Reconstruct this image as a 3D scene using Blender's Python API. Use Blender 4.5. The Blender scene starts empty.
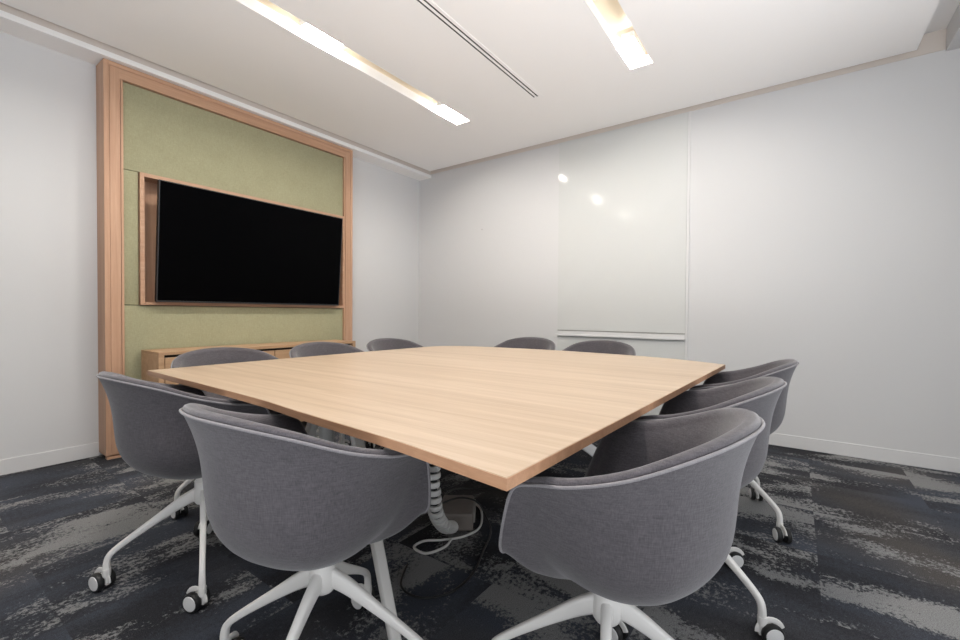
import bpy, bmesh, math, random
from mathutils import Vector, Matrix
random.seed(4)
S = bpy.context.scene
COL = S.collection
PI = math.pi
H = 1.02                      # camera height
DA, DB = 4.118, 3.958         # back wall (x) and TV wall (y)
X0, Y0 = -1.6, -1.6           # walls behind the photographer
ZS, ZU = 2.766, 2.904         # ceiling raft underside, upper ceiling

# ---------------------------------------------------------------- helpers
def tag(o, label=None, cat=None, group=None, kind=None):
    if label: o['label'] = label
    if cat: o['category'] = cat
    if group: o['group'] = group
    if kind: o['kind'] = kind
    return o

def empty(name, loc, rz=0.0, **k):
    o = bpy.data.objects.new(name, None)
    o.empty_display_size = .1
    o.location = loc; o.rotation_euler = (0, 0, rz)
    COL.objects.link(o)
    return tag(o, **k)

def obj(name, bm, mats, parent=None, smooth=None, label=None, cat=None, group=None, kind=None):
    bmesh.ops.recalc_face_normals(bm, faces=bm.faces[:])
    me = bpy.data.meshes.new(name)
    bm.to_mesh(me); bm.free()
    if not isinstance(mats, (list, tuple)): mats = [mats]
    for m in mats: me.materials.append(m)
    if smooth is not None and smooth > 30:   # bevelled boxes stay flat-shaded
        me.polygons.foreach_set('use_smooth', [True] * len(me.polygons))
        if smooth < 180: me.set_sharp_from_angle(angle=math.radians(smooth))
    o = bpy.data.objects.new(name, me)
    COL.objects.link(o)
    if parent is not None: o.parent = parent
    return tag(o, label, cat, group, kind)

def box(bm, lo, hi, bev=0.0, mi=0, seg=2):
    t = bmesh.new()
    r = bmesh.ops.create_cube(t, size=1.0)
    for v in t.verts:
        v.co = Vector([lo[i] + (v.co[i] + .5) * (hi[i] - lo[i]) for i in range(3)])
    if bev > 0:
        bmesh.ops.bevel(t, geom=t.edges[:], offset=bev, segments=seg, profile=.5, affect='EDGES')
    for f in t.faces: f.material_index = mi
    merge(bm, t)
    return bm

def merge(bm, t, M=None):
    if M is not None: bmesh.ops.transform(t, matrix=M, verts=t.verts[:])
    vs = {}
    for v in t.verts: vs[v.index if False else v] = bm.verts.new(v.co)
    for f in t.faces:
        try:
            n = bm.faces.new([vs[v] for v in f.verts]); n.material_index = f.material_index; n.smooth = f.smooth
        except ValueError: pass
    t.free()

def B(*boxes, bev=0.0):
    bm = bmesh.new()
    for b in boxes: box(bm, b[0], b[1], bev)
    return bm

def catmull(pts, n, closed=False):
    pts = [Vector(p) for p in pts]
    out = []
    N = len(pts)
    segs = N if closed else N - 1
    for i in range(segs):
        if closed: p0, p1, p2, p3 = pts[(i-1) % N], pts[i], pts[(i+1) % N], pts[(i+2) % N]
        else: p0, p1, p2, p3 = pts[max(i-1, 0)], pts[i], pts[i+1], pts[min(i+2, N-1)]
        for k in range(n):
            t = k / n
            out.append(.5*((2*p1) + (p2-p0)*t + (2*p0-5*p1+4*p2-p3)*t*t + (3*p1-p0-3*p2+p3)*t**3))
    if not closed: out.append(pts[-1].copy())
    return out

def loft(bm, rings, closed=True, cap=True, mi=0):
    rows = [[bm.verts.new(p) for p in r] for r in rings]
    n = len(rows[0])
    for a, b in zip(rows, rows[1:]):
        for i in range(n if closed else n-1):
            j = (i+1) % n
            f = bm.faces.new((a[i], a[j], b[j], b[i])); f.material_index = mi
    if cap:
        for r in (rows[0], rows[-1]):
            f = bm.faces.new(r); f.material_index = mi
    return rows

def tube(bm, path, rad, n=10, up=(0, 0, 1), cap=True, mi=0, sq=None):
    """sweep along path; rad: radius or list of (w, h) half sizes; sq: superellipse power"""
    path = [Vector(p) for p in path]
    rings = []
    upv = Vector(up)
    side = None
    for i, p in enumerate(path):
        d = (path[min(i+1, len(path)-1)] - path[max(i-1, 0)]).normalized()
        s = d.cross(upv)
        if s.length < 1e-3: s = side if side is not None else d.orthogonal()
        s.normalize()
        if side is not None and s.dot(side) < 0: s = -s
        side = s
        t = s.cross(d).normalized()
        r = rad[i] if isinstance(rad, list) else (rad, rad)
        if not isinstance(r, (tuple, list)): r = (r, r)
        ring = []
        for k in range(n):
            a = 2*PI*k/n
            c, q = math.cos(a), math.sin(a)
            if sq:
                c = math.copysign(abs(c)**sq, c); q = math.copysign(abs(q)**sq, q)
            ring.append(p + s*c*r[0] + t*q*r[1])
        rings.append(ring)
    loft(bm, rings, True, cap, mi)
    return bm

def lathe(bm, prof, n=24, M=None, mi=0):
    """profile of (r, z) revolved about z"""
    t = bmesh.new()
    rings = []
    for r, z in prof:
        if r < 1e-6: rings.append([t.verts.new((0, 0, z))])
        else: rings.append([t.verts.new((r*math.cos(2*PI*k/n), r*math.sin(2*PI*k/n), z)) for k in range(n)])
    for a, b in zip(rings, rings[1:]):
        for i in range(n):
            j = (i+1) % n
            if len(a) == 1 and len(b) == 1: continue
            if len(a) == 1: f = t.faces.new((a[0], b[j], b[i]))
            elif len(b) == 1: f = t.faces.new((a[i], a[j], b[0]))
            else: f = t.faces.new((a[i], a[j], b[j], b[i]))
            f.material_index = mi
    merge(bm, t, M)
    return bm

def prism(bm, outline, z0, z1, bev=0.0):
    t = bmesh.new()
    lo = [t.verts.new((p[0], p[1], z0)) for p in outline]
    f = t.faces.new(lo)
    r = bmesh.ops.extrude_face_region(t, geom=[f])
    for v in r['geom']:
        if isinstance(v, bmesh.types.BMVert): v.co.z = z1
    bmesh.ops.recalc_face_normals(t, faces=t.faces[:])
    if bev:
        es = [e for e in t.edges if e.is_manifold and e.calc_face_angle(0) > math.radians(30)]
        bmesh.ops.bevel(t, geom=es, offset=bev, segments=2, profile=.5, affect='EDGES')
    merge(bm, t)
    return bm

# ---------------------------------------------------------------- materials
class NT:
    def __init__(s, name):
        s.m = bpy.data.materials.new(name); s.m.use_nodes = True
        s.t = s.m.node_tree; s.bsdf = s.t.nodes['Principled BSDF']; s.out = s.t.nodes['Material Output']
    def n(s, typ, **kw):
        o = s.t.nodes.new(typ)
        ins = kw.pop('ins', {})
        for k, v in kw.items(): setattr(o, k, v)
        for k, v in ins.items(): s.set(o, k, v)
        return o
    def set(s, o, k, v):
        i = o.inputs[k]
        if isinstance(v, bpy.types.NodeSocket): s.t.links.new(v, i)
        elif isinstance(v, tuple) and i.type == 'RGBA' and len(v) == 3: i.default_value = (*v, 1)
        else: i.default_value = v
    def P(s, **kw):
        for k, v in kw.items(): s.set(s.bsdf, k.replace('_', ' '), v)
        return s
    def math(s, op, a, b=None, c=None):
        o = s.n('ShaderNodeMath', operation=op)
        for i, v in enumerate((a, b, c)):
            if v is not None: s.set(o, i, v)
        return o.outputs[0]
    def mix(s, f, a, b, blend='MIX'):
        o = s.n('ShaderNodeMix', data_type='RGBA', blend_type=blend)
        s.set(o, 0, f); s.set(o, 6, a); s.set(o, 7, b)
        return o.outputs[2]
    def ramp(s, f, *stops):
        o = s.n('ShaderNodeValToRGB'); s.set(o, 0, f)
        e = o.color_ramp.elements
        while len(e) < len(stops): e.new(.5)
        for i, (p, c) in enumerate(stops):
            e[i].position = p; e[i].color = (*c, 1) if len(c) == 3 else c
        return o.outputs[0]
    def noise(s, vec, scale, detail=4, rough=.5, dist=0):
        o = s.n('ShaderNodeTexNoise', ins={'Scale': scale, 'Detail': detail, 'Roughness': rough, 'Distortion': dist})
        if vec is not None: s.set(o, 'Vector', vec)
        return o.outputs['Fac']
    def coord(s, kind='Object', scale=None, rot=None):
        c = s.n('ShaderNodeTexCoord').outputs[kind]
        if scale or rot:
            c = s.n('ShaderNodeMapping', ins={'Vector': c, 'Scale': scale or (1, 1, 1), 'Rotation': rot or (0, 0, 0)}).outputs[0]
        return c
    def bump(s, h, strength=.2, dist=.01):
        o = s.n('ShaderNodeBump', ins={'Height': h, 'Strength': strength, 'Distance': dist})
        s.set(s.bsdf, 'Normal', o.outputs[0]); return s

def plain(name, col, rough=.5, metal=0, spec=.5, bumpn=0):
    t = NT(name).P(Base_Color=col, Roughness=rough, Metallic=metal)
    t.bsdf.inputs['Specular IOR Level'].default_value = spec
    c = t.coord()
    n = t.noise(c, 30, 3)
    t.P(Base_Color=t.mix(t.math('MULTIPLY', n, .10), col, tuple(x*.85 for x in col)))
    if bumpn: t.bump(t.noise(c, 260, 2), bumpn, .001)
    return t.m

def paint(name, col):
    t = NT(name).P(Roughness=.75)
    t.bsdf.inputs['Specular IOR Level'].default_value = .25
    c = t.coord()
    t.P(Base_Color=t.mix(t.math('MULTIPLY', t.noise(c, .8, 3), .12), col, tuple(x*.94 for x in col)))
    t.bump(t.noise(c, 320, 2), .05, .0006)
    return t.m

def wood(name, light, mid, dark, axis, fine=1.0, plank=0.0, rough=.45):
    """straight-grained veneer; the grain runs along the given axis"""
    t = NT(name).P(Roughness=rough)
    t.bsdf.inputs['Specular IOR Level'].default_value = .35
    sc = [26*fine]*3; sc[axis] = .9*fine
    sc2 = [7*fine]*3; sc2[axis] = .45*fine
    sc3 = [170*fine]*3; sc3[axis] = 5*fine
    base = t.coord()
    if plank:
        sep = t.n('ShaderNodeSeparateXYZ', ins={0: base})
        across = sep.outputs[0 if axis == 1 else 1]
        pid = t.math('FLOOR', t.math('DIVIDE', across, plank))
        wn = t.n('ShaderNodeTexWhiteNoise', noise_dimensions='1D', ins={'W': pid})
        off = t.n('ShaderNodeVectorMath', operation='ADD', ins={0: base})
        sv = t.n('ShaderNodeVectorMath', operation='SCALE', ins={0: wn.outputs['Color'], 'Scale': 9.0})
        t.set(off, 1, sv.outputs[0]); vec = off.outputs[0]
    else: vec = base
    mp = lambda s_: t.n('ShaderNodeMapping', ins={'Vector': vec, 'Scale': tuple(s_)}).outputs[0]
    a = t.noise(mp(sc), 1, 5, .6, .4)
    b = t.noise(mp(sc2), 1, 4, .55, .8)
    c = t.noise(mp(sc3), 1, 2, .5)
    f = t.math('ADD', t.math('MULTIPLY', a, .55), t.math('MULTIPLY', b, .45))
    col = t.ramp(f, (.33, dark), (.5, mid), (.66, light))
    col = t.mix(t.math('MULTIPLY', t.ramp(c, (.42, (1, 1, 1)), (.56, (0, 0, 0))), .22), col, dark)
    if plank:
        col = t.mix(t.math('MULTIPLY', wn.outputs['Value'], .45), col, light)
    t.P(Base_Color=col)
    t.bump(c, .05, .0005)
    return t.m

def fabric(name, c1, c2, scale=520, sheen=.25):
    t = NT(name).P(Roughness=.95)
    t.bsdf.inputs['Specular IOR Level'].default_value = .1
    t.bsdf.inputs['Sheen Weight'].default_value = sheen
    t.bsdf.inputs['Sheen Roughness'].default_value = .5
    c = t.coord()
    w1 = t.noise(t.n('ShaderNodeMapping', ins={'Vector': c, 'Scale': (1, 1, .12)}).outputs[0], scale, 2)
    w2 = t.noise(t.n('ShaderNodeMapping', ins={'Vector': c, 'Scale': (.12, .12, 1)}).outputs[0], scale, 2)
    big = t.noise(c, 6, 3)
    f = t.math('ADD', t.math('MULTIPLY', t.math('ADD', w1, w2), .42), t.math('MULTIPLY', big, .16))
    t.P(Base_Color=t.ramp(f, (.32, c1), (.68, c2)))
    t.bump(t.math('ADD', w1, w2), .25, .0012)
    return t.m

def carpet_mat():
    t = NT('carpet_tiles').P(Roughness=1.0)
    t.bsdf.inputs['Specular IOR Level'].default_value = .05
    c = t.coord()
    T = .5
    sep = t.n('ShaderNodeSeparateXYZ', ins={0: c})
    tx = t.math('ADD', sep.outputs[0], .155); ty = t.math('ADD', sep.outputs[1], .09)
    ix = t.math('FLOOR', t.math('DIVIDE', tx, T)); iy = t.math('FLOOR', t.math('DIVIDE', ty, T))
    idv = t.n('ShaderNodeCombineXYZ', ins={0: ix, 1: iy, 2: 3.7}).outputs[0]
    wn = t.n('ShaderNodeTexWhiteNoise', noise_dimensions='3D', ins={'Vector': idv})
    # quarter turns: alternate tiles carry their streaks along the other axis
    turn = t.math('GREATER_THAN', t.math('ADD', t.math('SUBTRACT', t.math('MULTIPLY', ix, .6), iy), t.math('MULTIPLY', wn.outputs['Value'], 3.2)), .9)
    va = t.n('ShaderNodeCombineXYZ', ins={0: t.math('MULTIPLY', sep.outputs[0], .40), 1: sep.outputs[1], 2: 0.0}).outputs[0]
    vb = t.n('ShaderNodeCombineXYZ', ins={0: sep.outputs[0], 1: t.math('MULTIPLY', sep.outputs[1], .40), 2: 4.0}).outputs[0]
    mv = t.n('ShaderNodeMix', data_type='VECTOR'); t.set(mv, 0, turn); t.set(mv, 4, va); t.set(mv, 5, vb)
    off = t.n('ShaderNodeVectorMath', operation='SCALE', ins={0: wn.outputs['Color'], 'Scale': .22}).outputs[0]
    v = t.n('ShaderNodeVectorMath', operation='ADD', ins={0: mv.outputs[1], 1: off}).outputs[0]
    patch = t.noise(v, 4.0, 4, .58, .2)
    grain = t.noise(c, 62, 4, .75)
    grain2 = t.noise(c, 300, 2, .6)
    tone = t.noise(v, 2.2, 3, .5)
    hue = t.noise(c, 1.1, 2)
    fp = t.math('ADD', patch, t.math('MULTIPLY', t.math('SUBTRACT', grain, .5), .52))
    light = t.ramp(fp, (.53, (0, 0, 0)), (.59, (1, 1, 1)))
    mid = t.ramp(t.math('ADD', tone, t.math('MULTIPLY', t.math('SUBTRACT', grain, .5), .35)), (.40, (0, 0, 0)), (.60, (1, 1, 1)))
    dark = t.mix(t.ramp(hue, (.46, (0, 0, 0)), (.66, (1, 1, 1))), CARPET['blue'], CARPET['brown'])
    col = t.mix(mid, CARPET['black'], dark)
    col = t.mix(t.math('MULTIPLY', light, .88), col, CARPET['light'])
    col = t.mix(t.ramp(grain2, (.35, (.75, .75, .75)), (.65, (0, 0, 0))), col, t.mix(.6, col, (0, 0, 0)))
    t.P(Base_Color=col)
    t.bump(grain2, .5, .004)
    return t.m

CARPET = dict(black=(.048, .049, .055), blue=(.088, .098, .122), brown=(.104, .097, .094), light=(.34, .34, .34))
M = {}
M['wall'] = paint('white_wall_paint', (.655, .655, .658))
M['wall_dark'] = paint('charcoal_wall_paint', (.20, .195, .19))
M['ceil'] = paint('ceiling_paint', (.90, .88, .865))
M['skirt'] = plain('white_gloss_paint', (.82, .815, .805), .4)
M['skirting'] = plain('white_skirting_paint', (.69, .688, .688), .55)
M['trimwhite'] = plain('white_trim_paint', (.9, .89, .88), .35)
M['carpet'] = carpet_mat()
M['cream'] = plain('cream_painted_glow', (.88, .76, .57), .4)  # warm lamp light put into the colour of the trough top
M['gap_shade'] = plain('taupe_gap_shade_paint', (.66, .60, .55), .7)  # darker tone standing in for shade in the raft gap
M['oak_table'] = wood('pale_oak_laminate', (.56, .445, .335), (.475, .36, .255), (.37, .265, .175), 1, 1.0, .31, .38)
M['oak_edge'] = wood('oak_edge_banding', (.52, .30, .18), (.45, .25, .145), (.36, .19, .105), 1, 1.3)
M['oak_v'] = wood('warm_oak_upright', (.60, .385, .262), (.52, .315, .206), (.42, .242, .15), 2, 1.2)
M['oak_h'] = wood('warm_oak_rail', (.60, .385, .262), (.52, .315, .206), (.42, .242, .15), 0, 1.2)
M['oak_c'] = wood('oak_cabinet_veneer', (.58, .38, .23), (.50, .315, .185), (.40, .24, .135), 0, 1.2)
M['green'] = fabric('sage_green_wall_fabric', (.30, .288, .178), (.41, .395, .258), 420, .1)
M['grey'] = fabric('grey_wool_upholstery', (.056, .051, .057), (.120, .110, .120), 420, .34)
M['piping'] = fabric('grey_piping', (.19, .18, .19), (.27, .255, .265), 500, .3)
M['white_metal'] = plain('white_powder_coat', (.87, .85, .82), .38)
M['grey_metal'] = plain('light_grey_powder_coat', (.42, .42, .41), .45)
M['rubber'] = plain('black_rubber', (.012, .012, .012), .5)
M['black'] = plain('black_plastic', (.01, .01, .011), .35)
M['dark'] = plain('dark_shadow_gap_lining', (.03, .026, .022), .8)
M['white_plastic'] = plain('white_plastic', (.66, .65, .63), .45)
M['grey_plastic'] = plain('grey_plastic', (.33, .32, .30), .5)
M['brownbox'] = plain('taupe_floor_box', (.22, .19, .17), .5)

def screen_mat():
    t = NT('tv_screen_glass').P(Base_Color=(.0015, .0015, .0018), Roughness=.22)
    t.bsdf.inputs['Specular IOR Level'].default_value = .015
    return t.m
M['screen'] = screen_mat()
def board_mat():
    t = NT('white_glass_board').P(Roughness=.10)
    t.bsdf.inputs['Specular IOR Level'].default_value = .10
    c = t.coord()
    t.P(Base_Color=t.mix(t.math('MULTIPLY', t.noise(c, 2, 2), .1), (.635, .645, .635), (.615, .625, .615)))
    return t.m
M['board'] = board_mat()
def emit(name, col, s):
    t = NT(name); t.t.nodes.remove(t.bsdf)
    e = t.n('ShaderNodeEmission', ins={'Color': col, 'Strength': s})
    t.t.links.new(e.outputs[0], t.out.inputs[0]); return t.m
M['lamp'] = emit('warm_led', (1, .945, .87), 225)
def pane_mat():
    t = NT('clear_window_glass'); t.t.nodes.remove(t.bsdf)
    a = t.n('ShaderNodeBsdfTransparent'); b = t.n('ShaderNodeBsdfGlossy', ins={'Roughness': .02})
    mx = t.n('ShaderNodeMixShader', ins={0: .05})
    t.t.links.new(a.outputs[0], mx.inputs[1]); t.t.links.new(b.outputs[0], mx.inputs[2]); t.t.links.new(mx.outputs[0], t.out.inputs[0])
    return t.m
M['pane'] = pane_mat()

# ---------------------------------------------------------------- room shell
st = dict(kind='structure')
W = .12
obj('floor', B(((X0-W, Y0-W, -.06), (DA+W, DB+W, 0))), M['carpet'], **st)
obj('wall_back', B(((DA, Y0-W, 0), (DA+W, DB+W, ZU+.1))), M['wall'], **st)
# TV wall with the opening behind the joinery left solid
obj('wall_left', B(((X0-W, DB, 0), (DA, DB+W, ZU+.1))), M['wall'], **st)

def wall_with_window(name, axis, at, lo, hi, w0, w1, z0, z1):
    bm = bmesh.new()
    def pc(a, b, c, d):
        if axis == 'y': box(bm, (a, at-W, c), (b, at, d))
        else: box(bm, (at-W, a, c), (at, b, d))
    pc(lo, w0, 0, ZU+.1); pc(w1, hi, 0, ZU+.1); pc(w0, w1, 0, z0); pc(w0, w1, z1, ZU+.1)
    return obj(name, bm, M['wall_dark'], **st)
WR = (-1.3, 2.7); WF = (-1.3, 1.2)
wall_with_window('wall_right', 'y', Y0, X0-W, DA, WR[0], WR[1], .25, 2.6)
wall_with_window('wall_front', 'x', X0, Y0, DB, WF[0], WF[1], .25, 2.6)
def window(name, axis, at, w0, w1, z0, z1, n):
    root = empty(name, (0, 0, 0), kind='structure')
    bm = bmesh.new()
    def pc(a, b, c, d, o=0.0, th=.05):
        if axis == 'y': box(bm, (a, at-.08-th/2, c), (b, at-.08+th/2, d))
        else: box(bm, (at-.08-th/2, a, c), (at-.08+th/2, b, d))
    f = .05
    pc(w0, w1, z0, z0+f); pc(w0, w1, z1-f, z1); pc(w0, w0+f, z0, z1); pc(w1-f, w1, z0, z1)
    for k in range(1, n):
        x = w0+(w1-w0)*k/n; pc(x-.025, x+.025, z0, z1)
    obj('window_frame', bm, M['trimwhite'], root)
    bm = bmesh.new(); pc(w0+f, w1-f, z0+f, z1-f, th=.006)
    obj('window_glass', bm, M['pane'], root)
window('window_1', 'y', Y0, WR[0], WR[1], .25, 2.6, 4)
window('window_2', 'x', X0, WF[0], WF[1], .25, 2.6, 3)

# ceiling raft with slots cut for the two lights and the diffuser
L1 = (2.42, 2.575); L2 = (.825, .983); VY = (1.675, 1.775)
LX = (0.0, 3.172); VX = (.1, 3.165)
RY0, RY1, RX1 = -.62, 3.685, 4.02
bm = bmesh.new()
ys = [RY0, L2[0], L2[1], VY[0], VY[1], L1[0], L1[1], RY1]
for i in range(7):
    a, b = ys[i], ys[i+1]
    if i in (1, 3, 5):
        x0, x1 = (VX if i == 3 else LX)
        box(bm, (X0, a, ZS), (x0, b, ZU)); box(bm, (x1, a, ZS), (RX1, b, ZU))
    else: box(bm, (X0, a, ZS), (RX1, b, ZU))
obj('ceiling', bm, M['ceil'], **st)
obj('ceiling_upper', B(((X0, Y0, ZU), (DA, DB, ZU+.1))), M['ceil'], **st)
# bulkheads: window side box and the soffit along the TV wall
obj('trim_1', B(((X0, Y0, 2.752), (DA, -.772, ZU))), M['wall'], **st)
obj('trim_2', B(((X0, 3.765, 2.72), (DA, DB, ZU))), M['ceil'], **st)
obj('trim_3', B(((X0, 3.750, 2.718), (DA, 3.765, 2.754))), M['trimwhite'], **st)
# shade in the gap round the ceiling raft, painted as taupe strips
obj('raft_gap_shade_left', B(((X0, 3.758, 2.754), (DA-.006, 3.765, ZU-.004)), ((X0, RY1, ZU-.004), (DA, 3.765, ZU))), M['gap_shade'], **st)
obj('raft_gap_shade_back', B(((DA-.006, -.772, ZS), (DA, 3.758, ZU-.004)), ((RX1, -.62, ZU-.004), (DA, RY1, ZU))), M['gap_shade'], **st)
# skirting
obj('baseboard_back', B(((DA-.008, Y0, 0), (DA, DB, .095)), bev=.002), M['skirting'], **st)
obj('baseboard_left', B(((X0, DB-.008, 0), (.905, DB, .095)), ((2.945, DB-.008, 0), (DA-.008, DB, .095)), bev=.002), M['skirting'], **st)

# ---------------------------------------------------------------- joinery around the TV
FX0, FX1, FY, FZ = .905, 2.942, 3.79, 2.716
IX0, IX1, IZ = 1.012, 2.838, 2.617
N0, N1, NZ0, NZ1 = 1.105, 2.822, 1.062, 2.008       # niche trim
PY = 3.815                                           # fabric plane
root = empty('media_wall_panel', ((FX0+FX1)/2, FY, 0), label='full-height oak framed panel with green fabric on the wall behind the television', cat='wall panel')
def at(bm, r=root):
    bmesh.ops.translate(bm, verts=bm.verts[:], vec=-Vector(r.location)); return bm
def post(x0, x1, inner):
    bm = bmesh.new()
    lip = .014; g = .004; mid = x0+.035 if inner > 0 else x1-.035
    # outer stile, groove, inner stile, thin lip beside the fabric
    if inner > 0:
        box(bm, (x0, FY, .026), (x0+.028, DB, FZ), .0015)
        box(bm, (x0+.028, FY+.006, .026), (x0+.032, DB, FZ))
        box(bm, (x0+.032, FY+.002, .026), (x1-lip-g, DB, FZ-.032), .0015)
        box(bm, (x1-lip-g, FY+.012, .026), (x1-lip, DB, FZ-.09))
        box(bm, (x1-lip, FY+.004, .026), (x1, DB, IZ), .001)
    else:
        box(bm, (x1-.028, FY, .026), (x1, DB, FZ), .0015)
        box(bm, (x1-.032, FY+.006, .026), (x1-.028, DB, FZ))
        box(bm, (x0+lip+g, FY+.002, .026), (x1-.032, DB, FZ-.032), .0015)
        box(bm, (x0+lip, FY+.012, .026), (x0+lip+g, DB, FZ-.09))
        box(bm, (x0, FY+.004, .026), (x0+lip, DB, IZ), .001)
    return at(bm)
obj('upright', post(FX0, IX0, 1), M['oak_v'], root, 30)
obj('upright', post(IX1, FX1, -1), M['oak_v'], root, 30)
bm = bmesh.new()
box(bm, (FX0+.028, FY+.0005, FZ-.028), (FX1-.028, DB, FZ), .0015)
box(bm, (FX0+.03, FY+.006, FZ-.032), (FX1-.03, DB, FZ-.028))
box(bm, (IX0-.02, FY+.0025, IZ), (IX1+.02, DB, FZ-.032), .0015)
obj('top_rail', at(bm), M['oak_h'], root, 30)
bm = bmesh.new()
box(bm, (FX0+.006, FY-.004, 0), (IX0, FY+.04, .018), .001); box(bm, (IX1, FY-.004, 0), (FX1-.006, FY+.04, .018), .001)
obj('plinth', at(bm), M['oak_h'], root, 30)
obj('backing', at(B(((FX0+.02, DB-.012, .018), (FX1-.02, DB-.001, FZ-.03)))), M['dark'], root)
def fab(x0, x1, z0, z1):
    obj('fabric_panel', at(B(((x0, PY, z0), (x1, DB-.012, z1)), bev=.004)), M['green'], root, 40)
fab(IX0, IX1, NZ1+.003, IZ-.004)
fab(IX0, N0-.004, NZ0+.0, NZ1)
fab(IX0, IX1, .03, NZ0-.004)
# niche: trim ring and recessed oak lining
bm = bmesh.new()
w, yb = .027, DB-.013
box(bm, (N0, FY+.004, NZ0), (N0+w, yb, NZ1), .001); box(bm, (IX1-.016, FY+.004, NZ0), (IX1-.001, yb, NZ1), .001)
box(bm, (N0+w, FY+.004, NZ1-w), (IX1-.016, yb, NZ1), .001); box(bm, (N0+w, FY+.004, NZ0), (IX1-.016, yb, NZ0+.022), .001)
obj('niche_trim', at(bm), M['oak_h'], root, 30)
obj('niche_back', at(B(((N0+w, DB-.03, NZ0+.022), (IX1-.016, DB-.013, NZ1-w)))), M['oak_v'], root)

# television, tilted slightly towards the floor
tv = empty('television', (1.964, 3.722, 1.521), label='large black wall-mounted television with a blank screen in the oak niche', cat='television')
tilt = math.radians(4.4)
Mx = Matrix.Rotation(tilt, 4, 'X')
TW, TH = .7775, .4375
def tvo(name, bm, m, par=tv, sm=30):
    bmesh.ops.transform(bm, matrix=Mx, verts=bm.verts[:]); return obj(name, bm, m, par, sm)
tvo('housing', B(((-TW, 0, -TH), (TW, .035, TH)), ((-.55, .035, -.3), (.55, .06, .25)), bev=.004), M['black'])
scr = tvo('screen', B(((-TW+.006, -.003, -TH+.012), (TW-.006, .004, TH-.006))), M['screen'])
bm = bmesh.new()
box(bm, (-TW, -.004, -TH), (-TW+.006, .004, TH)); box(bm, (TW-.006, -.004, -TH), (TW, .004, TH))
box(bm, (-TW+.006, -.004, TH-.006), (TW-.006, .004, TH)); box(bm, (-TW+.006, -.004, -TH), (TW-.006, .004, -TH+.012))
tvo('bezel', bm, plain('dark_bezel', (.03, .03, .032), .3))
tvo('wall_mount', B(((-.3, .06, -.16), (-.24, .185, .16)), ((.24, .06, -.16), (.3, .185, .16)), ((-.35, .175, -.05), (.35, .185, .05))), M['black'])

# low cabinet under the television
CX0, CX1, CY0, CY1, CZ = 1.104, 2.722, 3.458, 3.786, .741
cab = empty('credenza', ((CX0+CX1)/2, (CY0+CY1)/2, 0), label='low oak cabinet with flush doors standing under the television', cat='cabinet')
bm = bmesh.new()
p = .022
box(bm, (CX0, CY0, CZ-p), (CX1, CY1, CZ), .0015)
box(bm, (CX0, CY0, .06), (CX0+.034, CY1, CZ-p), .0015); box(bm, (CX1-.034, CY0, .06), (CX1, CY1, CZ-p), .0015)
box(bm, (CX0+.034, CY0+.02, .06), (CX1-.034, CY1, .085)); box(bm, (CX0+.034, CY1-.02, .085), (CX1-.034, CY1, CZ-p))
obj('carcass', at(bm, cab), M['oak_c'], cab, 30)
obj('plinth', at(B(((CX0+.03, CY0+.05, 0), (CX1-.03, CY1-.02, .06))), cab), M['dark'], cab)
obj('recess', at(B(((CX0+.034, CY0+.045, .085), (CX1-.034, CY0+.055, CZ-p))), cab), M['dark'], cab)
dw = (CX1-CX0-.068)/4
for k in range(4):
    a = CX0+.034+k*dw
    obj('door', at(B(((a+.006, CY0+.006, .066), (a+dw-.003, CY0+.024, CZ-p-.018)), bev=.001), cab), M['oak_c'], cab, 30)

# ---------------------------------------------------------------- white glass board
wb = empty('whiteboard', (DA, 1.38, 0), label='tall white glass writing board with pen ledge on the back wall', cat='whiteboard')
BY0, BY1 = .775, 1.987
obj('glass_panel', at(B(((DA-.007, BY0, .853), (DA-.0005, BY1, 2.765)), bev=.001), wb), M['board'], wb, 30)
obj('lower_panel', at(B(((DA-.006, BY0, .097), (DA-.0005, BY1, .792)), bev=.001), wb), M['board'], wb, 30)
obj('pen_ledge', at(B(((DA-.03, BY0, .795), (DA-.0005, BY1, .803)), ((DA-.012, BY0, .803), (DA-.0005, BY1, .836)), ((DA-.03, BY0, .803), (DA-.027, BY1, .812)), bev=.0015), wb), M['skirting'], wb, 30)
obj('gap_shade_strip', at(B(((DA-.004, BY0, .846), (DA-.0005, BY1, .853))), wb), M['grey_plastic'], wb)  # grey strip painting the line of shade below the glass
obj('edge_trim', at(B(((DA-.010, BY0-.022, .097), (DA-.0005, BY0-.002, 2.765)), bev=.001), wb), M['skirting'], wb, 30)

bm = bmesh.new(); lathe(bm, [(0, .004), (.004, .0035), (.006, 0), (0, 0)], 12, Matrix.Translation((DA-.0005, 2.958, 1.988)) @ Matrix.Rotation(-PI/2, 4, 'Y'))
obj('wall_screw', bm, M['grey_plastic'], smooth=40, label='tiny grey screw head on the white back wall near the corner', cat='screw')

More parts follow.
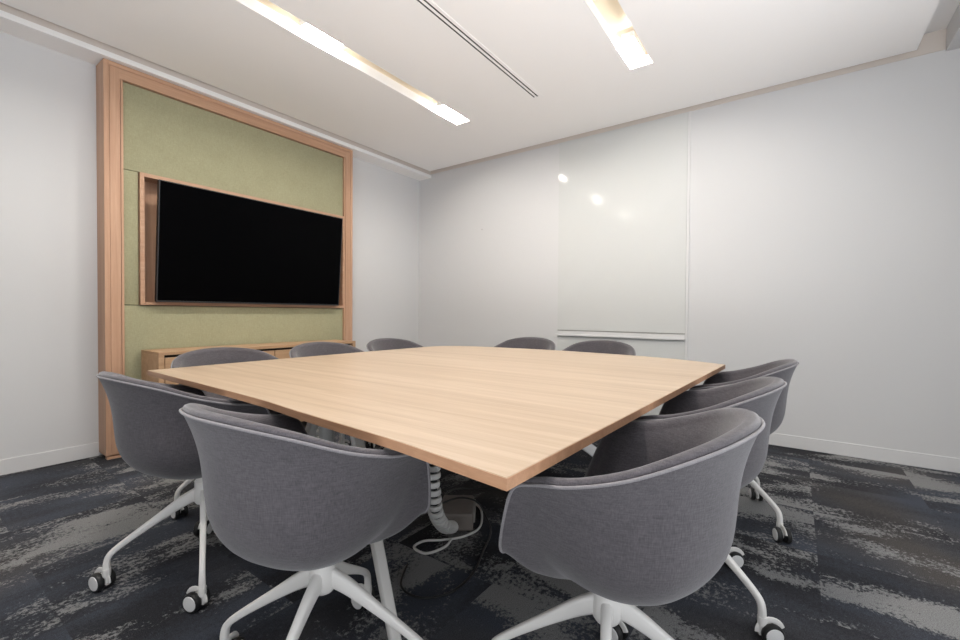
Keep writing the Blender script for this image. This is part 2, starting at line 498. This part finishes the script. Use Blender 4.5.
# ---------------------------------------------------------------- ceiling lights and diffuser
def trough(y0, y1, label):
    r = empty('recessed_ceiling_light', ((LX[0]+LX[1])/2, (y0+y1)/2, ZS), label=label, cat='ceiling light', group='recessed slot lights in the ceiling')
    x0, x1 = LX; t = .003; z1 = ZS+.07
    bm = bmesh.new()
    box(bm, (x0, y0, ZS-.001), (x1, y0+t, z1)); box(bm, (x0, y1-t, ZS-.001), (x1, y1, z1))
    box(bm, (x0, y0, ZS-.001), (x0+t, y1, z1)); box(bm, (x1-t, y0, ZS-.001), (x1, y1, z1)); box(bm, (x0, y0, z1), (x1, y1, z1+t))
    obj('housing', at(bm, r), M['trimwhite'], r)
    obj('painted_glow_top', at(B(((x0+t, y0+t, z1-.002), (x1-t, y1-t, z1-.0002))), r), M['cream'], r)  # thin sheet carrying the painted warm glow
    for xc in (.38, 1.70, 2.99):
        bm = bmesh.new(); yc = (y0+y1)/2
        box(bm, (xc-.14, yc-.040, z1-.040), (xc+.14, yc+.040, z1), .003)
        lm = obj('lamp_holder', at(bm, r), M['trimwhite'], r, 30)
        bm = bmesh.new(); box(bm, (xc-.13, yc-.036, z1-.049), (xc+.13, yc+.036, z1-.0405), .002)
        obj('lamp_diffuser', at(bm, r), M['lamp'], lm)
    return r
trough(*L1, 'long recessed ceiling slot light nearer the television')
trough(*L2, 'long recessed ceiling slot light over the right side, farther from the television')
v = empty('air_diffuser', ((VX[0]+VX[1])/2, 1.725, ZS), label='long linear air vent with two dark slots in the ceiling', cat='air vent')
bm = bmesh.new()
for a, b in ((VY[0], 1.6985), (1.7105, 1.7285), (1.7405, VY[1])): box(bm, (VX[0], a, ZS-.003), (VX[1], b, ZS+.014), .001)
for a, b in ((VX[0], VX[0]+.035), (VX[1]-.037, VX[1])): box(bm, (a, VY[0], ZS-.0035), (b, VY[1], ZS+.0135), .0015)
obj('diffuser_frame', at(bm, v), M['ceil'], v, 30)
for y in (1.7045, 1.7345):
    obj('slot', at(B(((VX[0]+.03, y-.006, ZS-.0012), (VX[1]-.034, y+.006, ZS+.03))), v), M['dark'], v)

# ---------------------------------------------------------------- table
TZ, TT = .74, .0225
tab = empty('conference_table', (1.75, 1.4, 0), label='large square pale oak meeting table on white steel legs', cat='table')
fl = [(.625, .394), (.642, .533), (.663, .70), (.6745, .85), (.693, 1.12), (.716, 1.385), (.731, 1.86), (.744, 2.466)]
lb = [(1.33, 2.474), (2.25, 2.463), (2.68, 2.447), (2.805, 2.40)]
br = [(2.88, 2.32), (2.985, 2.02), (3.03, 1.46), (2.985, .853), (2.88, .50)]
rr = [(2.788, .316)]
edge = catmull([*fl], 4)
far = catmull([(2.68, 2.447), (2.82, 2.385), (2.93, 2.18), (2.985, 1.9), (3.03, 1.46), (2.985, .853), (2.91, .56), (2.788, .316)], 5)
outline = [(p.x, p.y) for p in edge] + [(1.33, 2.474), (2.1, 2.465)] + [(p.x, p.y) for p in far]
ol = [(x-1.75, y-1.4) for x, y in outline]
bm = bmesh.new(); prism(bm, ol, TZ-TT+.0012, TZ, .0012)
obj('tabletop', bm, M['oak_table'], tab, 30)
bm = bmesh.new()
n = len(ol)
def grow(d):
    out = []
    for i, p in enumerate(ol):
        a, b = Vector(ol[i-1]), Vector(ol[(i+1) % n])
        q = Vector(p); n1 = (q-a).normalized(); n2 = (b-q).normalized()
        m1 = Vector((-n1.y, n1.x)); m2 = Vector((-n2.y, n2.x)); mm = (m1+m2).normalized()
        out.append(q+mm*d/max(.35, mm.dot(m1)))
    return out
sgn = 1 if sum(ol[i-1][0]*ol[i][1]-ol[i][0]*ol[i-1][1] for i in range(n)) < 0 else -1
o1, o0 = grow(.0016*sgn), grow(-.003*sgn)
R4 = [[Vector((p.x, p.y, z)) for p in src] for src, z in ((o0, TZ-TT), (o1, TZ-TT), (o1, TZ-.0012), (o0, TZ-.0016))]
loft(bm, R4+[R4[0]], True, False)
bmesh.ops.remove_doubles(bm, verts=bm.verts[:], dist=1e-6)
obj('edge_band', bm, M['oak_edge'], tab, 30)
# under-frame, posts and splayed legs
fz = TZ-TT
bm = bmesh.new()
box(bm, (-.60, .30, fz-.05), (.62, .38, fz), .003); box(bm, (-.56, .02, fz-.05), (.20, .08, fz), .003); box(bm, (-.07, -.34, fz-.05), (.01, .02, fz), .003)
box(bm, (-.56, .08, fz-.05), (-.48, .30, fz), .003); box(bm, (-.02, .08, fz-.05), (.06, .30, fz), .003)
obj('under_frame', bm, M['white_metal'], tab, 30)
bm = bmesh.new(); lathe(bm, [(0, .0), (.075, 0), (.075, .008), (.04, .018), (.034, .03), (.034, fz-.05), (0, fz-.05)], 24, Matrix.Translation((-.53, .36, 0)))
obj('post', bm, M['grey_metal'], tab, 40)
def tleg(a, b):
    bm = bmesh.new(); a = Vector(a); b = Vector(b)
    tube(bm, [a, a.lerp(b, .5), b], [(.017, .022), (.021, .026), (.025, .03)], 12, sq=.45)
    obj('leg', bm, M['white_metal'], tab, 40)
tleg((-.835, -.43, .012), (-.52, .22, fz-.03)); tleg((-.40, .86, .012), (-.51, .40, fz-.03))
tleg((.70, -.83, .012), (-.03, -.30, fz-.03)); tleg((.88, .66, .012), (.56, .36, fz-.03))
tab.location = (1.75, 1.4, 0)

# cable spine hanging from the table, floor box and cables
sp = empty('cable_spine', (1.29, 1.16, 0), label='ribbed grey cable riser hanging under the table to the carpet', cat='cable riser')
path = catmull([(0, 0, .712), (0, 0, .55), (0, 0, .40), (.004, 0, .30), (.035, .010, .20), (.12, .04, .11), (.225, .085, .052)], 12)
acc = [0]
for a, b in zip(path, path[1:]): acc.append(acc[-1]+(b-a).length)
nseg = 24; Lt = acc[-1]
def along(s):
    for i in range(len(acc)-1):
        if acc[i+1] >= s:
            f = (s-acc[i])/max(1e-9, acc[i+1]-acc[i]); return path[i].lerp(path[i+1], f), (path[i+1]-path[i]).normalized()
    return path[-1], (path[-1]-path[-2]).normalized()
for k in range(nseg):
    c, d = along((k+.5)/nseg*Lt)
    bm = bmesh.new(); hl = Lt/nseg*.34
    q = d.to_track_quat('Z', 'Y').to_matrix().to_4x4()
    prof = [(.022, -hl), (.031, -hl), (.033, -hl*.5), (.033, hl*.6), (.030, hl), (.022, hl), (.022, -hl)]
    lathe(bm, prof, 20, Matrix.Translation(c) @ q @ Matrix.Diagonal((1.0, .85, 1, 1)))
    obj('vertebra', bm, M['white_plastic'], sp, 40)
bm = bmesh.new(); tube(bm, path, .0175, 10)
obj('inner_cables', bm, M['black'], sp, 60)
fb = empty('floor_power_box', (1.66, 1.33, 0), math.radians(35), label='small taupe power box on the carpet below the table middle', cat='power box')
bm = bmesh.new(); box(bm, (-.11, -.08, 0), (.11, .08, .085), .012)
obj('housing', bm, M['brownbox'], fb, 30)
bm = bmesh.new(); box(bm, (-.05, -.088, .015), (.09, -.079, .07), .002)
obj('socket_plate', bm, M['grey_plastic'], fb, 30)
def cable(pts, r, m, label):
    bm = bmesh.new(); tube(bm, catmull(pts, 8), r, 8)
    obj('cable', bm, m, smooth=60, label=label, cat='cable')
cable([(1.745, 1.365, .06), (1.80, 1.385, .05), (1.85, 1.36, .010), (1.80, 1.285, .007), (1.66, 1.195, .007), (1.546, 1.205, .007), (1.467, 1.262, .007), (1.414, 1.32, .007), (1.35, 1.32, .007), (1.345, 1.245, .007), (1.43, 1.215, .007), (1.50, 1.235, .007)], .0055, M['white_plastic'], 'looped white cable lying on the carpet beside the taupe power box')
cable([(1.60, 1.40, .08), (1.69, 1.35, .097), (1.735, 1.27, .085), (1.735, 1.215, .03), (1.66, 1.13, .007), (1.5, 1.06, .007), (1.34, 1.0, .007), (1.2, 1.0, .007), (1.12, 1.07, .007), (1.13, 1.17, .007), (1.24, 1.25, .007)], .0045, M['black'], 'thin black cable looping over the taupe power box onto carpet')
cable([(1.70, 1.46, .04), (1.83, 1.52, .045), (2.0, 1.5, .008), (2.12, 1.3, .007), (2.08, 1.1, .007)], .0045, M['black'], 'short black cable trailing away behind the taupe power box')

# ---------------------------------------------------------------- chairs
HX = .035    # shell offset: the swivel hub stands this far forward of the shell's centre
half = [(.205, 0, .454), (.205, .12, .455), (.204, .197, .461), (.197, .239, .492), (.168, .267, .585), (.136, .284, .654),
        (.085, .294, .676), (.0, .299, .693), (-.10, .284, .724), (-.195, .232, .764), (-.258, .130, .786), (-.284, 0, .793)]
ctrl = half + [(x, -y, z) for x, y, z in reversed(half[1:-1])]
RIM = catmull([(x-HX, y, z) for x, y, z in ctrl], 6, True)
C0 = Vector((.02-HX, 0, .374)); CI = Vector((-.01-HX, 0, .468))
PB = [(1, 1), (.94, .885), (.895, .76), (.87, .63), (.855, .50), (.835, .385), (.785, .28), (.68, .18), (.50, .095), (.27, .03), (.05, .0)]
PF = [(1, 1), (.955, .91), (.90, .79), (.83, .655), (.74, .515), (.635, .38), (.51, .255), (.39, .145), (.25, .055), (.13, .012), (.05, 0)]
def prof(P):
    return catmull([(a, b, 0) for a, b in P], 3)
PBs, PFs = prof(PB), prof(PF)
def shell_rings(rim, C, top=True):
    rings = []
    for k in range(len(PBs)):
        ring = []
        for p in rim:
            w = min(1, max(0, (.20-HX-p.x)/.42)); w = .38 + .62*w*w*(3-2*w)
            q = PFs[k].lerp(PBs[k], w)
            ring.append(Vector((C.x+q.x*(p.x-C.x), C.y+q.x*(p.y-C.y), C.z+q.y*(p.z-C.z))))
        rings.append(ring)
    return rings
def inward(p):
    d = Vector((-.02-HX-p.x, -p.y, 0)); return d.normalized()
def make_chair(name):
    r = empty(name, (0, 0, 0))
    bm = bmesh.new()
    loft(bm, shell_rings(RIM, C0), True, False)
    bmesh.ops.contextual_create(bm, geom=[e for e in bm.edges if e.is_boundary and all(v.co.z < .41 and abs(v.co.y) < .05 for v in e.verts)])
    obj('outer_shell', bm, M['grey'], r, 180)
    # padded rim rolling into the seat
    rings = []
    for dx, dz in ((.003, .0005), (.0022, .0055), (.006, .0115), (.014, .0142), (.024, .0125), (.033, .007), (.039, -.003)):
        rings.append([p + inward(p)*dx + Vector((0, 0, dz)) for p in RIM])
    inner = [p + inward(p)*.041 + Vector((0, 0, -.010)) for p in RIM]
    rings += shell_rings(inner, CI)
    bm = bmesh.new(); loft(bm, rings, True, False)
    bmesh.ops.contextual_create(bm, geom=[e for e in bm.edges if e.is_boundary and all(abs(v.co.y) < .05 and abs(v.co.x+HX) < .05 for v in e.verts)])
    obj('seat_lining', bm, M['grey'], r, 180)
    bm = bmesh.new()
    P = [p + inward(p)*-.0012 + Vector((0, 0, .0005)) for p in RIM]
    tube(bm, P+[P[0]], .0034, 8, cap=False)
    obj('piping', bm, M['piping'], r, 180)
    # hub
    bm = bmesh.new()
    lathe(bm, [(0, .380), (.029, .378), (.029, .350), (.033, .346), (.033, .325), (.036, .300), (.036, .270), (.028, .258), (.0, .256)], 24)
    obj('hub', bm, M['white_metal'], r, 40)
    return r
def make_leg(r, ang):
    c, s = math.cos(ang), math.sin(ang)
    pl = [(.015, .300), (.07, .276), (.14, .233), (.22, .182), (.272, .146), (.294, .124), (.301, .102), (.302, .078)]
    rd = [(.0145, .026), (.013, .0215), (.0112, .0155), (.0100, .0115), (.0095, .0102), (.0097, .0100), (.0105, .0105), (.011, .011)]
    sm = catmull([(a, 0, z) for a, z in pl], 4)
    sr = catmull([(a, b, 0) for a, b in rd], 4)
    bm = bmesh.new()
    tube(bm, [Vector((p.x*c, p.x*s, p.z)) for p in sm], [(q.x, q.y) for q in sr], 16, sq=.6)
    return obj('leg', bm, M['white_metal'], r, 50)
def make_castor(leg, ang, sw):
    x, y = .302*math.cos(ang), .302*math.sin(ang)
    Mc = Matrix.Translation((x, y, 0)) @ Matrix.Rotation(sw, 4, 'Z')   # trails along local +x
    bm = bmesh.new()
    lathe(bm, [(0, .079), (.0132, .079), (.0135, .062), (.012, .05), (0, .05)], 16)
    # hood over the wheels
    pts = [Vector((.024+.036*math.cos(a), 0, .033+.036*math.sin(a))) for a in [math.radians(k) for k in range(20, 200, 15)]]
    tube(bm, pts, [(.0095, .0035)]*len(pts), 8, up=(0, 1, 0), sq=.6)
    box(bm, (-.010, -.006, .02), (.03, .006, .058), .003)
    bmesh.ops.transform(bm, matrix=Mc, verts=bm.verts[:])
    obj('castor_fork', bm, M['white_metal'], leg, 40)
    for sd in (-1, 1):
        bm = bmesh.new()
        Mw = Mc @ Matrix.Translation((.024, sd*.018, .0330)) @ Matrix.Rotation(PI/2*sd*-1, 4, 'X')
        lathe(bm, [(0, -.010), (.027, -.010), (.0315, -.008), (.0328, -.003), (.0328, .005), (.030, .0095), (.0255, .0105)], 28, Mw, 0)
        lathe(bm, [(.0255, .0105), (.0245, .0122), (.013, .0132), (0, .0135)], 28, Mw, 1)
        obj('castor_wheel', bm, [M['rubber'], M['skirt']], leg, 40)

proto_shell = make_chair('tub_chair')
def chair(x, y, face, legs, swiv, label, first=False):
    rz = math.radians(face)
    if first:
        r = proto_shell
    else:
        r = proto_shell.copy(); COL.objects.link(r)
        for ch in proto_parts:
            c = ch.copy(); COL.objects.link(c); c.parent = r
    r.location = (x, y, 0); r.rotation_euler = (0, 0, rz)
    tag(r, label, 'chair', 'grey tub chairs around the table')
    return r
proto_parts = list(proto_shell.children)
random.seed(11)
# x, y, facing (deg), first leg's direction in the room (deg), castor swivel, label
CH = [
 (1.06, .370, 90, 108, 'grey fabric tub chair closest to the front table corner, its curved side filling the foreground'),
 (1.745, .342, 90, 244, 'middle grey tub chair of the three along the table edge facing the television'),
 (2.545, .305, 90, 240, 'grey tub chair nearest the bare white back wall, last facing the television'),
 (.711, 1.040, 0, 117, 'large foreground grey tub chair tucked against the left table edge'),
 (.760, 1.905, 0, 157, 'leftmost grey tub chair, in front of the oak panel upright'),
 (1.165, 2.45, -90, 85, 'grey tub chair in front of the cabinet end nearest the oak upright'),
 (1.82, 2.45, -90, 55, 'middle grey tub chair of the three backed by the oak cabinet'),
 (2.45, 2.45, -90, 65, 'grey tub chair near the room corner, past the end of the cabinet'),
 (3.16, 1.90, 180, 30, 'grey tub chair along the far table edge, next to the pen ledge chair'),
 (3.15, 1.24, 180, 70, 'grey tub chair directly under the pen ledge of the white glass board'),
]
for i, (x, y, fc, la, lab) in enumerate(CH):
    r = chair(x, y, fc, la, None, lab, i == 0)
    for k in range(4):
        a = math.radians(la+90*k-fc)
        lg = make_leg(r, a)
        sw = random.uniform(0, 2*PI)
        sw = {(4, 0): 106, (4, 1): 112, (2, 0): 205, (1, 0): 300, (3, 3): 95}.get((i, k), math.degrees(sw)+fc)
        sw = math.radians(sw-fc)
        make_castor(lg, a, sw)

# ---------------------------------------------------------------- lights
def area(name, loc, rot, sx, sy, power, col, spread=180):
    l = bpy.data.lights.new(name, 'AREA'); l.shape = 'RECTANGLE'; l.size = sx; l.size_y = sy
    l.energy = power; l.color = col; l.spread = math.radians(spread)
    o = bpy.data.objects.new(name, l); o.location = loc; o.rotation_euler = rot; COL.objects.link(o); return o
area('daylight_right', ((WR[0]+WR[1])/2, Y0-.2, 1.42), (PI/2, 0, 0), WR[1]-WR[0], 2.35, 17, (.90, .95, 1.0))
area('daylight_front', (X0-.2, (WF[0]+WF[1])/2, 1.42), (PI/2, 0, -PI/2), WF[1]-WF[0], 2.35, 12, (.90, .95, 1.0))
# added uplights outside the windows to brighten the ceiling; no such source known
area('ceiling_fill_right', ((WR[0]+WR[1])/2, Y0-.75, .15), (PI*.70, 0, 0), WR[1]-WR[0], .9, 86, (.93, .96, 1.0), 110)
area('ceiling_fill_front', (X0-.75, (WF[0]+WF[1])/2, .15), (PI*.70, 0, -PI/2), WF[1]-WF[0], .9, 80, (.93, .96, 1.0), 110)
wd = bpy.data.worlds.new('World'); S.world = wd; wd.use_nodes = True
bg = wd.node_tree.nodes['Background']; bg.inputs[0].default_value = (.95, .97, 1, 1); bg.inputs[1].default_value = .5

# ---------------------------------------------------------------- camera
f, yaw, pitch, roll = 436.083288, 0.6261517, 0.01605498, 0.00663075
cy, sy = math.cos(yaw), math.sin(yaw)
fw = Vector((cy*math.cos(pitch), sy*math.cos(pitch), -math.sin(pitch)))
rt = Vector((sy, -cy, 0)); up = rt.cross(fw)
r_ = rt*math.cos(roll)+up*math.sin(roll); u_ = -rt*math.sin(roll)+up*math.cos(roll)
cam = bpy.data.cameras.new('Camera'); cam.sensor_width = 36; cam.lens = f/960*36; cam.clip_start = .02
co = bpy.data.objects.new('Camera', cam); COL.objects.link(co)
mw = Matrix((r_, u_, -fw)).transposed().to_4x4(); mw.translation = Vector((0, 0, H))
co.matrix_world = mw
S.camera = co
S.view_settings.view_transform = 'Standard'; S.view_settings.look = 'None'
S.view_settings.gamma = 1; S.view_settings.use_curve_mapping = False
S.view_settings.exposure = 0.10
S.cycles.use_denoising = True
S.cycles.max_bounces = 10; S.cycles.diffuse_bounces = 6
S.cycles.sample_clamp_indirect = 6
